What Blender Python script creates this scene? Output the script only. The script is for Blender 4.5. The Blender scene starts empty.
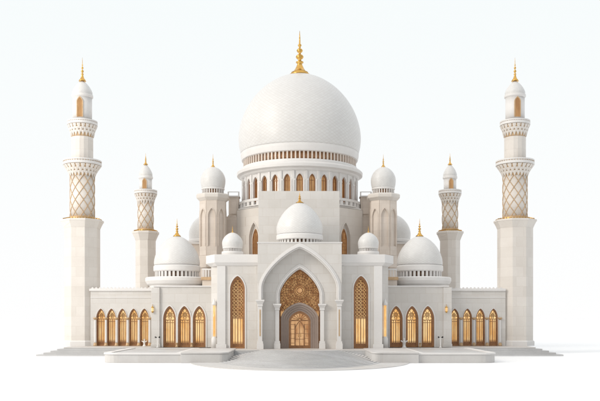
import bpy, math, random
from math import pi, sin, cos, radians
random.seed(7)
S = bpy.context.scene
COL = S.collection
DCAM, FPX, HOR, CX, CZ = 80.0, 800.0, 318.0, 299.7, 3.1
GZ = -0.9                      # ground level; terrace top is z = 0
def sc(Y): return (DCAM + Y) / FPX
def X(px, Y): return (px - CX) * sc(Y)
def Z(py, Y): return CZ + (HOR - py) * sc(Y)

# ------------------------------------------------------------------ materials
def newmat(name):
    m = bpy.data.materials.new(name); m.use_nodes = True
    nt = m.node_tree
    return m, nt, nt.nodes['Principled BSDF']
def N(nt, t, **kw):
    n = nt.nodes.new(t)
    for k, v in kw.items():
        if k in n.inputs.keys() if hasattr(n.inputs, 'keys') else False: n.inputs[k].default_value = v
        else: setattr(n, k, v)
    return n
def math_node(nt, op, a=None, b=None):
    n = nt.nodes.new('ShaderNodeMath'); n.operation = op
    for i, v in enumerate((a, b)):
        if v is None: continue
        if isinstance(v, (int, float)): n.inputs[i].default_value = v
        else: nt.links.new(v, n.inputs[i])
    return n.outputs[0]
def mixcol(nt, fac, a, b):
    n = nt.nodes.new('ShaderNodeMix'); n.data_type = 'RGBA'
    if isinstance(fac, (int, float)): n.inputs[0].default_value = fac
    else: nt.links.new(fac, n.inputs[0])
    for i, v in ((6, a), (7, b)):
        if isinstance(v, tuple): n.inputs[i].default_value = (*v, 1)
        else: nt.links.new(v, n.inputs[i])
    return n.outputs[2]
def noise(nt, vec, scale, detail=4, rough=.55):
    n = nt.nodes.new('ShaderNodeTexNoise')
    n.inputs['Scale'].default_value = scale; n.inputs['Detail'].default_value = detail
    n.inputs['Roughness'].default_value = rough
    if vec is not None: nt.links.new(vec, n.inputs['Vector'])
    return n.outputs[0]
def ramp(nt, fac, p0, p1):
    n = nt.nodes.new('ShaderNodeMapRange'); nt.links.new(fac, n.inputs[0])
    n.inputs[1].default_value = p0; n.inputs[2].default_value = p1
    return n.outputs[0]
def bump(nt, b, h, strength, dist):
    n = nt.nodes.new('ShaderNodeBump'); n.inputs['Strength'].default_value = strength
    n.inputs['Distance'].default_value = dist
    nt.links.new(h, n.inputs['Height']); nt.links.new(n.outputs[0], b.inputs['Normal'])

def stone(name, c1, c2, joint=None, bw=1.3, bh=.95, rough=.55, mortar=.014, jcol=(.52, .45, .39)):
    m, nt, b = newmat(name)
    geo = nt.nodes.new('ShaderNodeNewGeometry'); pos = geo.outputs['Position']
    nz = noise(nt, pos, .55, 6); nf = noise(nt, pos, 7, 5)
    f = math_node(nt, 'ADD', math_node(nt, 'MULTIPLY', nz, .75), math_node(nt, 'MULTIPLY', nf, .25))
    base = mixcol(nt, ramp(nt, f, .36, .64), c1, c2)
    if joint:
        sep = nt.nodes.new('ShaderNodeSeparateXYZ'); nt.links.new(pos, sep.inputs[0])
        cmb = nt.nodes.new('ShaderNodeCombineXYZ')
        nt.links.new(math_node(nt, 'ADD', sep.outputs[0], math_node(nt, 'MULTIPLY', sep.outputs[1], .83)), cmb.inputs[0])
        nt.links.new(sep.outputs[2], cmb.inputs[1])
        br = nt.nodes.new('ShaderNodeTexBrick'); nt.links.new(cmb.outputs[0], br.inputs['Vector'])
        br.inputs['Scale'].default_value = 1; br.inputs['Mortar Size'].default_value = mortar
        br.inputs['Mortar Smooth'].default_value = .4
        br.inputs['Brick Width'].default_value = bw; br.inputs['Row Height'].default_value = bh
        br.inputs['Color1'].default_value = (1, 1, 1, 1); br.inputs['Color2'].default_value = (.93, .925, .915, 1)
        br.inputs['Mortar'].default_value = (1, 1, 1, 1)
        mul = nt.nodes.new('ShaderNodeMix'); mul.data_type = 'RGBA'; mul.blend_type = 'MULTIPLY'; mul.inputs[0].default_value = 1
        nt.links.new(base, mul.inputs[6]); nt.links.new(br.outputs['Color'], mul.inputs[7])
        base = mixcol(nt, math_node(nt, 'MULTIPLY', br.outputs['Fac'], joint), mul.outputs[2], jcol)
        h = math_node(nt, 'SUBTRACT', math_node(nt, 'MULTIPLY', nf, .25), br.outputs['Fac'])
        bump(nt, b, h, .35, .015)
    else:
        bump(nt, b, nf, .12, .01)
    nt.links.new(base, b.inputs['Base Color'])
    b.inputs['Roughness'].default_value = rough
    return m

def dome_mat(name, nu, nv, line=.35, col=((.715, .71, .695), (.67, .66, .645))):
    """diamond tiling in the dome's own UVs"""
    m, nt, b = newmat(name)
    uv = nt.nodes.new('ShaderNodeUVMap'); sep = nt.nodes.new('ShaderNodeSeparateXYZ')
    nt.links.new(uv.outputs[0], sep.inputs[0])
    u = math_node(nt, 'MULTIPLY', sep.outputs[0], nu); v = math_node(nt, 'MULTIPLY', sep.outputs[1], nv)
    def ln(s):
        fr = math_node(nt, 'FRACT', s)
        d = math_node(nt, 'ABSOLUTE', math_node(nt, 'SUBTRACT', fr, .5))
        return ramp(nt, d, .43, .5)
    L = math_node(nt, 'MAXIMUM', ln(math_node(nt, 'ADD', u, v)), ln(math_node(nt, 'SUBTRACT', u, v)))
    # per-tile tone
    fl = nt.nodes.new('ShaderNodeCombineXYZ')
    nt.links.new(math_node(nt, 'FLOOR', math_node(nt, 'ADD', math_node(nt, 'ADD', u, v), .0)), fl.inputs[0])
    nt.links.new(math_node(nt, 'FLOOR', math_node(nt, 'SUBTRACT', u, v)), fl.inputs[1])
    wn = nt.nodes.new('ShaderNodeTexWhiteNoise'); wn.noise_dimensions = '2D'; nt.links.new(fl.outputs[0], wn.inputs['Vector'])
    base = mixcol(nt, math_node(nt, 'MULTIPLY', wn.outputs['Value'], .75), col[0], col[1])
    base = mixcol(nt, math_node(nt, 'MULTIPLY', L, line), base, (.50, .45, .40))
    nt.links.new(base, b.inputs['Base Color']); b.inputs['Roughness'].default_value = .38
    bump(nt, b, math_node(nt, 'SUBTRACT', 1.0, L), .3, .012)
    return m

def metal(name, c, rough=.3, metallic=1.0):
    m, nt, b = newmat(name)
    tc = nt.nodes.new('ShaderNodeNewGeometry')
    n = noise(nt, tc.outputs['Position'], 3, 4)
    nt.links.new(mixcol(nt, ramp(nt, n, .35, .65), c, tuple(x * .8 for x in c)), b.inputs['Base Color'])
    b.inputs['Metallic'].default_value = metallic; b.inputs['Roughness'].default_value = rough
    return m

def glow(name, c1, c2, strength, scale=1.2, stretch=.35):
    m, nt, b = newmat(name)
    tc = nt.nodes.new('ShaderNodeNewGeometry')
    mp = nt.nodes.new('ShaderNodeMapping'); mp.inputs['Scale'].default_value = (1, 1, stretch)
    nt.links.new(tc.outputs['Position'], mp.inputs[0])
    n = noise(nt, mp.outputs[0], scale, 4, .6)
    c = mixcol(nt, ramp(nt, n, .38, .62), c1, c2)
    nt.links.new(c, b.inputs['Emission Color']); b.inputs['Emission Strength'].default_value = strength
    b.inputs['Base Color'].default_value = (*[x * .35 for x in c2], 1); b.inputs['Roughness'].default_value = .12
    return m

WALLC = ((.70, .678, .648), (.65, .624, .59))
M = dict(
    wall=stone('ivory_stone_blocks', *WALLC, joint=.6),
    trim=stone('white_trim_stone', (.77, .755, .735), (.72, .70, .68)),
    tower=stone('sand_stone_blocks', (.77, .69, .615), (.71, .63, .555), joint=.45, bw=1.1, bh=.8),
    minaret=stone('minaret_stone', (.76, .72, .67), (.71, .665, .615), joint=.5, bw=1.6, bh=1.1),
    dome_big=dome_mat('big_dome_tiles', 72, 36, .55),
    dome_mid=dome_mat('mid_dome_tiles', 36, 18, .40),
    dome_small=dome_mat('small_dome_tiles', 26, 12, .22),
    gold=metal('polished_gold', (.74, .44, .12), .30),
    palegold=metal('pale_gold_stone', (.62, .43, .25), .5, .2),
    bronze=metal('bronze_frame', (.42, .21, .095), .42, .25),
    darkbronze=metal('dark_bronze_frame', (.16, .085, .045), .45, .3),
    glow=glow('lit_window_glass', (1.0, .74, .36), (.86, .46, .14), .84),
    glow_soft=glow('dim_lit_glass', (.85, .50, .22), (.46, .24, .10), .5),
    glow_mid=glow('amber_screen_glass', (1.0, .60, .25), (.42, .18, .06), .62, 2.5, 1.0),
    glow_door=glow('door_glass', (1.0, .62, .30), (.52, .23, .08), .62, 1.6),
    brownstone=stone('taupe_stone', (.40, .32, .275), (.33, .26, .22), rough=.45),
    stair=stone('grey_paving', (.58, .58, .58), (.51, .51, .512), joint=.3, bw=2.2, bh=5, rough=.5, jcol=(.3, .3, .3)),
    terr=stone('pale_grey_kerb_stone', (.63, .62, .605), (.57, .555, .54), joint=.35, bw=1.8, bh=5, rough=.5),
    black=metal('black_metal', (.02, .02, .02), .4, .2),
    white=stone('white_marble', (.84, .83, .81), (.78, .77, .75), rough=.3),
    floor=stone('studio_floor', (.90, .905, .91), (.885, .89, .895), rough=.6),
)

# ------------------------------------------------------------------ mesh builder
class MB:
    def __init__(s): s.v = []; s.f = []; s.sm = []; s.uv = {}
    def add(s, vs, fs, smooth=False, uvs=None):
        o = len(s.v); s.v += [tuple(p) for p in vs]
        for i, f in enumerate(fs):
            if uvs: s.uv[len(s.f)] = uvs[i]
            s.f.append(tuple(o + k for k in f)); s.sm.append(smooth)
        return s
    def box(s, x0, x1, y0, y1, z0, z1):
        return s.prism([(x0, y0), (x1, y0), (x1, y1), (x0, y1)], z0, z1)
    def prism(s, pts, z0, z1, top=None):
        n = len(pts); top = top or pts
        vs = [(x, y, z0) for x, y in pts] + [(x, y, z1) for x, y in top]
        fs = [(i, (i + 1) % n, n + (i + 1) % n, n + i) for i in range(n)]
        fs += [tuple(range(n - 1, -1, -1)), tuple(range(n, 2 * n))]
        return s.add(vs, fs)
    def lathe(s, prof, n=48, cx=0, cy=0, smooth=True, rot=0, cap=True, uv=False):
        vs = []
        for r, z in prof:
            for k in range(n):
                a = rot + 2 * pi * k / n; vs.append((cx + r * sin(a), cy - r * cos(a), z))
        fs = []; uvs = []
        L = [0]
        for i in range(1, len(prof)):
            L.append(L[-1] + math.hypot(prof[i][0] - prof[i - 1][0], prof[i][1] - prof[i - 1][1]))
        tot = max(L[-1], 1e-6)
        for i in range(len(prof) - 1):
            for k in range(n):
                k2 = (k + 1) % n
                fs.append((i * n + k, i * n + k2, (i + 1) * n + k2, (i + 1) * n + k))
                uvs.append([(k / n, L[i] / tot), ((k + 1) / n, L[i] / tot), ((k + 1) / n, L[i + 1] / tot), (k / n, L[i + 1] / tot)])
        s.add(vs, fs, smooth, uvs if uv else None)
        if cap:
            o = len(s.v) - len(vs)
            s.f.append(tuple(o + k for k in range(n - 1, -1, -1))); s.sm.append(False)
            m = o + (len(prof) - 1) * n
            s.f.append(tuple(m + k for k in range(n))); s.sm.append(False)
        return s
    def tube(s, pts, r, n=6, closed=False):
        rings = []
        P = pts
        for i, p in enumerate(P):
            a = P[max(i - 1, 0)]; b = P[min(i + 1, len(P) - 1)]
            d = [b[j] - a[j] for j in range(3)]; l = math.sqrt(sum(q * q for q in d)) or 1; d = [q / l for q in d]
            up = (0, 1, 0) if abs(d[1]) < .9 else (1, 0, 0)
            e = [d[1] * up[2] - d[2] * up[1], d[2] * up[0] - d[0] * up[2], d[0] * up[1] - d[1] * up[0]]
            l = math.sqrt(sum(q * q for q in e)) or 1; e = [q / l for q in e]
            g = [d[1] * e[2] - d[2] * e[1], d[2] * e[0] - d[0] * e[2], d[0] * e[1] - d[1] * e[0]]
            rings.append([tuple(p[j] + r * (cos(2 * pi * k / n) * e[j] + sin(2 * pi * k / n) * g[j]) for j in range(3)) for k in range(n)])
        vs = [q for ring in rings for q in ring]; fs = []
        for i in range(len(rings) - 1):
            for k in range(n): fs.append((i * n + k, i * n + (k + 1) % n, (i + 1) * n + (k + 1) % n, (i + 1) * n + k))
        fs += [tuple(range(n - 1, -1, -1)), tuple((len(rings) - 1) * n + k for k in range(n))]
        return s.add(vs, fs, True)
    def strip(s, A, B, y0, y1):
        """solid band between two open XZ polylines, from y0 (front) to y1"""
        n = len(A); vs = []
        for y in (y0, y1):
            vs += [(p[0], y, p[1]) for p in A] + [(p[0], y, p[1]) for p in B]
        fs = []
        for i in range(n - 1):
            fs += [(i, i + 1, n + i + 1, n + i), (2 * n + i, 3 * n + i, 3 * n + i + 1, 2 * n + i + 1),
                   (i, 2 * n + i, 2 * n + i + 1, i + 1), (n + i, n + i + 1, 3 * n + i + 1, 3 * n + i)]
        for i in (0, n - 1): fs.append((i, n + i, 3 * n + i, 2 * n + i))
        return s.add(vs, fs)
    def plate(s, outer, holes, y0, y1):
        """XZ polygon with holes, extruded from y0 to y1"""
        cu = bpy.data.curves.new('tmp', 'CURVE'); cu.dimensions = '2D'; cu.fill_mode = 'BOTH'
        cu.extrude = abs(y1 - y0) / 2
        for poly in [outer] + list(holes):
            sp = cu.splines.new('POLY'); sp.points.add(len(poly) - 1)
            for q, p in zip(sp.points, poly): q.co = (p[0], p[1], 0, 1)
            sp.use_cyclic_u = True
        ob = bpy.data.objects.new('tmp', cu); COL.objects.link(ob)
        dg = bpy.context.evaluated_depsgraph_get(); dg.update()
        me = bpy.data.meshes.new_from_object(ob.evaluated_get(dg))
        ym = (y0 + y1) / 2
        vs = [(v.co.x, ym - v.co.z, v.co.y) for v in me.vertices]
        s.add(vs, [tuple(p.vertices) for p in me.polygons])
        bpy.data.meshes.remove(me); bpy.data.objects.remove(ob); bpy.data.curves.remove(cu)
        return s
    def rotz(s, a, start=0, cx=0, cy=0):
        for i in range(start, len(s.v)):
            x, y, z = s.v[i]; x -= cx; y -= cy
            s.v[i] = (cx + x * cos(a) - y * sin(a), cy + x * sin(a) + y * cos(a), z)
        return s
    def build(s, name, mat, parent=None, bevel=0, loc=(0, 0, 0)):
        me = bpy.data.meshes.new(name); me.from_pydata(s.v, [], s.f); me.validate(clean_customdata=False)
        if len(me.polygons) == len(s.sm): me.polygons.foreach_set('use_smooth', s.sm)
        if s.uv:
            ul = me.uv_layers.new(name='UVMap')
            for fi, uvs in s.uv.items():
                p = me.polygons[fi]
                for li, q in zip(p.loop_indices, uvs): ul.data[li].uv = q
        import bmesh
        bm = bmesh.new(); bm.from_mesh(me)
        bmesh.ops.remove_doubles(bm, verts=bm.verts, dist=1e-5)
        bmesh.ops.recalc_face_normals(bm, faces=bm.faces); bm.to_mesh(me); bm.free()
        me.materials.append(mat)
        o = bpy.data.objects.new(name, me); COL.objects.link(o); o.location = loc
        if parent: o.parent = parent
        if bevel:
            md = o.modifiers.new('bevel', 'BEVEL'); md.width = bevel; md.segments = 2; md.limit_method = 'ANGLE'; md.angle_limit = radians(40)
        return o
def empty(name, loc, label, cat, group=None, kind=None):
    o = bpy.data.objects.new(name, None); COL.objects.link(o); o.location = loc; o.empty_display_size = .3
    o['label'] = label; o['category'] = cat
    if group: o['group'] = group
    return o
def tag(o, label, cat, group=None):
    o['label'] = label; o['category'] = cat
    if group: o['group'] = group
def children(o): return [c for c in COL.objects if c.parent == o]
def copy_tree(o, parent=None, loc=None, rz=None):
    c = o.copy(); COL.objects.link(c)
    if parent: c.parent = parent
    if loc is not None: c.location = loc
    if rz is not None: c.rotation_euler.z = rz
    for ch in children(o): copy_tree(ch, c)
    return c

def arch(w, zb, zs, h, cx=0, a=1.25, b=1.6, n=16):
    R = []
    for i in range(n + 1):
        t = pi / 2 * i / n
        R.append((w * cos(t) ** (2 / a), zs + h * sin(t) ** (2 / b)))
    L = [(cx - x, z) for x, z in R]
    return [(cx - w, zb)] + L + [(cx + x, z) for x, z in reversed(R[:-1])] + [(cx + w, zb)]
def in_arch(x, z, w, zb, zs, h, a=1.25, b=1.6):
    if z < zb or abs(x) > w: return False
    if z <= zs: return True
    if z > zs + h: return False
    return (abs(x) / w) ** a + ((z - zs) / h) ** b < 1

def dome_profile(R, base_z, top_z, rb, zw, n=36, tip=1.7, rtop=.02):
    """onion-ish dome: base radius rb, widest R at zw, softly pointed top"""
    pr = []
    k = math.acos(min(1, rb / R))
    for i in range(9):
        t = -k + k * i / 9; pr.append((R * cos(t), zw + (zw - base_z) * sin(t) / max(sin(k), 1e-6)))
    H = top_z - zw
    for i in range(n + 1):
        t = pi / 2 * (i / n)
        r = R * max(cos(t), 0) ** (2 / tip) if i < n else 0; z = zw + H * sin(t) ** (2 / tip)
        pr.append((max(r, rtop), z))
    return pr

def finial(parent, x, y, z0, z1, rb, cluster=True, name='finial'):
    H = z1 - z0
    P = [(1, 0), (.98, .025), (.80, .05), (.82, .07), (.62, .09), (.42, .16), (.28, .23), (.22, .27), (.36, .29), (.36, .31), (.18, .33),
         (.14, .36), (.30, .385), (.38, .42), (.30, .455), (.12, .48), (.11, .51), (.24, .53), (.30, .56), (.24, .59), (.10, .61), (.09, .65),
         (.17, .665), (.17, .69), (.08, .71), (.06, .85), (.015, 1)]
    pr = [(rb * r, z0 + H * q) for r, q in P]
    return MB().lathe(pr, 20, x, y).build(name, M['gold'], parent)

# ================================================================== setting
g = MB().box(-1500, 1500, -300, 2500, GZ - .5, GZ).build('ground', M['floor']); g['kind'] = 'structure'

# ------------------------------------------------------------------ terrace
def rrect(x0, x1, y0, y1, r, n=6, corners=(1, 1, 1, 1)):
    pts = []
    for (cx, cy, a0, on) in ((x0 + r, y0 + r, 180, corners[0]), (x1 - r, y0 + r, 270, corners[1]), (x1 - r, y1 - r, 0, corners[2]), (x0 + r, y1 - r, 90, corners[3])):
        if on:
            for i in range(n + 1):
                a = radians(a0 + 90 * i / n); pts.append((cx + r * cos(a), cy + r * sin(a)))
        else:
            a = radians(a0); pts.append(({180: x0, 270: x1, 0: x1, 90: x0}[a0], {180: y0, 270: y0, 0: y1, 90: y1}[a0]))
    return pts
terrace = empty('stone_terrace', (0, 5, GZ), 'wide low pale stone terrace with stepped edges carrying the whole mosque', 'terrace')
def TB(mb, name, mat, **k):
    mb.v = [(x, y - 5, z - GZ) for x, y, z in mb.v]; return mb.build(name, mat, terrace, **k)
def terr_poly(e, f):
    xo = 25.2 + e; yf = 5.4 - f
    return [(-xo, yf), (-9.3, yf), (-9.3, -2 - f * .25), (9.3, -2 - f * .25), (9.3, yf), (xo, yf), (xo, 48 + e), (-xo, 48 + e)]
TB(MB().prism(terr_poly(0, 0), -.16, 0), 'floor_slab', M['terr'], bevel=.03)
TB(MB().prism(terr_poly(.6, .35), -.34, -.163), 'step', M['stair'], bevel=.02)
TB(MB().prism(terr_poly(1.2, .7), -.53, -.343), 'step', M['stair'], bevel=.02)
TB(MB().prism(terr_poly(1.85, 1.0), -.72, -.533), 'step', M['stair'], bevel=.02)
TB(MB().prism(terr_poly(2.55, 1.25), GZ + .002, -.723), 'step', M['stair'], bevel=.02)

MB().box(-6.75 + .02, -6.4, -7.16, -7.07, .02, .86).build('white_pier', M['white'], terrace)
# low front platforms (left and right)
def platform(sgn):
    side = 'left' if sgn < 0 else 'right'
    root = empty('front_platform', (sgn * 12, -3, GZ), 'low rounded stone platform with sunken grey top before the %s-hand windows' % side, 'platform', 'low platforms flanking the entrance steps')
    def T(mb): mb.v = [(x - sgn * 12, y + 3, z - GZ) for x, y, z in mb.v]; return mb
    xo = 17.7; xi = 10.6; xe = 6.4
    a, b_ = (-xo, -xi) if sgn < 0 else (xi, xo)
    A = rrect(a, b_, -8.7, 4.0, 1.5, corners=(sgn < 0, sgn > 0, 0, 0))
    T(MB().prism(A, GZ + .002, -.12)).build('base', M['terr'], root, bevel=.04) if False else None
    # coping rim round the sunken top
    inner = rrect(a + .5, b_ - .5, -8.2, 3.6, 1.2, corners=(sgn < 0, sgn > 0, 0, 0))
    mb = MB().prism(A, GZ + .002, -.155); T(mb).build('base', M['terr'], root, bevel=.03)
    A2 = rrect(a - .06, b_ + .06, -8.76, 4.0, 1.5, corners=(sgn < 0, sgn > 0, 0, 0))
    rim = MB(); n = len(A2)
    vs = [(x, y, z) for z in (-.152, -.01) for (x, y) in A2] + [(x, y, z) for z in (-.152, -.01) for (x, y) in inner]
    fs = []
    for i in range(n):
        j = (i + 1) % n
        fs += [(i, j, n + j, n + i), (2 * n + i, 3 * n + i, 3 * n + j, 2 * n + j), (n + i, n + j, 3 * n + j, 3 * n + i), (i, 2 * n + i, 2 * n + j, j)]
    rim.add(vs, fs); T(rim).build('coping', M['trim'], root)
    T(MB().prism(rrect(a + .52, b_ - .52, -8.15, 3.55, 1.2, corners=(sgn < 0, sgn > 0, 0, 0)), -.15, -.09)).build('sunken_floor', M['stair'], root)
    # raised pedestal block nearer the steps
    c, d = (-xi + .004, -xe) if sgn < 0 else (xe, xi - .004)
    B = rrect(c, d, -8.9, 1.2, .7, corners=(sgn > 0, sgn < 0, sgn < 0, sgn > 0))
    T(MB().prism(B, GZ + .002, -.10)).build('pedestal', M['terr'], root, bevel=.03)
    B2 = rrect(c, d + (.05 if sgn < 0 else 0), -8.96, 1.25, .7, corners=(sgn > 0, sgn < 0, sgn < 0, sgn > 0))
    T(MB().prism(B2, -.097, .06)).build('pedestal_coping', M['terr'], root, bevel=.05)
platform(-1); platform(1)

# fan of shallow entrance steps
steps = empty('entrance_steps', (0, -10, GZ), 'fan of very shallow grey curved steps leading up to the main portal', 'steps')
NS = 15
for k in range(NS):
    t = k / (NS - 1)                       # 0 = top
    rx = 3.9 + (7.9 - 3.9) * t; ry = 2.2 + (15.6 - 2.2) * t ** .92
    z1 = -.02 - k * (.86 / NS); z0 = z1 - .86 / NS + .003 if k < NS - 1 else GZ + .002
    pts = [(rx * cos(a), -2.35 + 10 - ry * sin(a)) for a in [pi * i / 60 for i in range(61)]]
    mb = MB().prism(list(reversed(pts)), z0 - GZ, z1 - GZ); mb.build('step', M['stair'], steps, bevel=.008)
pts = [(10.2 * cos(a), -2.4 + 10 - (4.0 + 13.2) * sin(a) ** .8) for a in [pi * i / 60 for i in range(61)]]
MB().prism(list(reversed(pts)), .0015, .045).build('base_slab', M['terr'], steps)

# ================================================================== mosque
mosque = empty('mosque', (0, 0, 0), 'white mosque with one huge central dome, glowing arched windows and a tall pointed portal', 'mosque')
SUR = []   # helper list
def molding(mb, w, zb, zs, h, d, y0, y1, a=1.25, b=1.6, cx=0):
    A = arch(w, zb, zs, h, cx, a, b); B = arch(w + d, zb, zs, h + d * 1.15, cx, a, b)
    return mb.strip(A, B, y0, y1)

# ---- windows ------------------------------------------------------
def make_window(kind, w, H, hs, wallmat_y=.0):
    """window with its sill at z=0, opening half width w, total height H, spring at hs; wall face at y=0"""
    a_, b_ = 1.45, 1.85
    h = H - hs
    fr = MB()
    fw = .17 if kind != 'wing' else .09
    I = arch(w - fw, .18, hs, h - fw * 1.3, 0, a_, b_); O = arch(w, 0, hs, h, 0, a_, b_)
    fr.strip(I, O, .22, .50)
    fr.box(-w + fw * .5, w - fw * .5, .24, .48, 0, .18)
    # inner thinner ring
    I2 = arch(w - fw - .07, .25, hs, h - (fw + .07) * 1.3, 0, a_, b_)
    fr.strip(I2, arch(w - fw, .18, hs, h - fw * 1.3, 0, a_, b_), .30, .48)
    o = fr.build('window', M['bronze'], None)
    wi = w - fw - .03
    MB().plate(arch(w - .03, .1, hs, h - .04, 0, a_, b_, 14), [], .44, .47).build('pane', M['glow'] if kind != 'wing' else M['glow'], o)
    tr = MB(); t = .035
    zt = hs - (.1 if kind != 'tall' else 2.9)         # top of the plain lower lights
    nm = {'tall': 4, 'pav': 4, 'wing': 4}[kind]
    for i in range(1, nm):
        x = -wi + 2 * wi * i / nm
        tk = t * (1.3 if i == nm // 2 else .8)
        tr.box(x - tk, x + tk, .36, .44, .2, zt)
    for z in ([zt, zt - .28] if kind != 'tall' else [zt, zt - .1]) + [.62]:
        tr.box(-wi, wi, .355, .437, z - .03, z + .03)
    # bottom panel
    tr.box(-wi, wi, .385, .436, .18, .52)
    # side tint rails
    for s in (-1, 1):
        tr.box(s * wi - .07, s * wi + .07, .358, .438, .2, zt)
    def seg(p, q, r=.03):
        m = ((p[0] + q[0]) / 2, (p[1] + q[1]) / 2)
        if in_arch(m[0], m[1], wi + .02, .1, hs, h - fw * 1.3, a_, b_): tr.tube([(p[0], .40, p[1]), (q[0], .40, q[1])], r, 4)
    def circ(cx, cz, r, n=14, th=.03):
        P = [(cx + r * cos(2 * pi * i / n), cz + r * sin(2 * pi * i / n)) for i in range(n + 1)]
        for p, q in zip(P, P[1:]): seg(p, q, th)
    if kind == 'tall':
        st = wi * 2 / 3
        j = 0; z = zt + st * .5
        while z < H:
            for i in range(-1, 2):
                circ(i * st, z, st * .52, 12, .042); circ(i * st, z, st * .2, 8, .03)
                seg((i * st - st / 2, z - st / 2), (i * st + st / 2, z + st / 2), .022)
                seg((i * st + st / 2, z - st / 2), (i * st - st / 2, z + st / 2), .03)
            tr.box(-wi, wi, .39, .43, z + st * .5 - .02, z + st * .5 + .02) if z + st * .5 < hs else None
            z += st; j += 1
    else:
        cz = hs + h * .34
        circ(0, cz, wi * .42, 16, .035 if kind == 'pav' else .025)
        circ(0, cz, wi * .17, 10, .03)
        for k in range(8):
            a = pi / 8 + k * pi / 4
            seg((cos(a) * wi * .17, cz + sin(a) * wi * .17), (cos(a) * wi * .95, cz + sin(a) * wi * .95), .022)
        for s in (-1, 1): circ(s * wi * .55, hs + .05, wi * .42, 14, .025)
    tr.build('tracery', M['bronze'], o)
    # white stone surround, proud of the wall
    su = MB()
    d = .11 if kind != 'wing' else .05
    su.strip(arch(w, 0, hs, h, 0, a_, b_), arch(w + d, 0, hs, h + d * 1.3, 0, a_, b_), -.07, .6)
    su.build('surround', M['trim'], o)
    o['_w'] = w + d * .6
    return o
AW, BW = 1.45, 1.85

# pavilion (three windows each side), front at Y=5
YP, YF, YW = 5.0, 1.5, 9.0
pav_z = Z(287, YP); pav_w = 6.45 * sc(YP); pav_H = Z(306, YP); pav_hs = Z(319, YP)
wing_z = Z(291, YW); wing_w = 4.65 * sc(YW); wing_H = Z(308.5, YW); wing_hs = Z(318, YW)
fl_H = Z(276, YF); fl_w = 7.4 * sc(YF); fl_hs = Z(289, YF); fl_top = Z(254.5, YF)
pavwin = make_window('pav', pav_w, pav_H, pav_hs)
wingwin = make_window('wing', wing_w, wing_H, wing_hs)
tallwin = make_window('tall', fl_w, fl_H, fl_hs)
for p in (pavwin, wingwin, tallwin): 
    if '_w' in p: del p['_w']
used = set()
def put_window(p, x, y, z=0):
    if p.name in used: o = copy_tree(p, mosque)
    else: used.add(p.name); o = p; o.parent = mosque
    o.location = (x, y, z)
def hole(w, hs, H, cx): return arch(w + .02, .001, hs, H - hs + .02, cx, AW, BW)
def rect_with_doors(x0, x1, z0, z1, holes):
    """outline from z0 up with arched openings that reach the floor cut as notches"""
    out = [(x0, z0)]
    return out

def wall_with_openings(x0, x1, ztop, openings, y0, y1):
    """openings (cx,w,hs,H) reach the floor; outline runs in and out of them"""
    pts = [(x0, 0)]
    for (cx, w, hs, H) in sorted(openings):
        pts += arch(w + .015, 0, hs, H - hs + .015, cx, AW, BW)
    pts += [(x1, 0), (x1, ztop), (x0, ztop)]
    return MB().plate(pts, [], y0, y1)

def pavilion(sgn, centres, x_out, x_in):
    a, b = (x_out, x_in) if sgn < 0 else (x_in, x_out)
    ops = [(X(c, YP), pav_w, pav_hs, pav_H) for c in centres]
    mb = wall_with_openings(a, b, pav_z, ops, YP, YP + .62)
    mb.box(a + .004, b - .004, YP + .622, 17, 0, pav_z - .004)
    w = mb.build('pavilion_wall', M['wall'], mosque)
    # coping and string course
    MB().box(a - .06, b + .0, YP - .10, 17.06, pav_z + .002, pav_z + .16).build('coping', M['trim'], w, bevel=.02)
    # corner pier
    c = MB(); e = X(157.8, YP) if sgn < 0 else X(600 - 158, YP)
    xe0, xe1 = (a - .25, a + .62) if sgn < 0 else (b - .62, b + .25)
    c.box(xe0, xe1, YP - .22, YP - .004, 0, pav_z - .05); c.box(xe0 - .05, xe1 + .05, YP - .28, YP - .004, 0.002, .35)
    c.build('corner_pier', M['wall'], w, bevel=.02)
    for cx_, *_ in ops: put_window(pavwin, cx_, YP)
    # small half columns between the windows
    for i in range(len(ops) - 1):
        xm = (ops[i][0] + ops[i + 1][0]) / 2
        MB().lathe([(.16, 0), (.16, .12), (.12, .16), (.12, .42), (.15, .45), (.05, .5)], 12, xm, YP - .02).build('gold_column_base', M['palegold'], w)
pavilion(-1, [169.5, 184.3, 199.2], X(154, YP), -8.3)
pavilion(1, [396.2, 412.1, 427.9], X(449, YP), 8.3)

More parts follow.
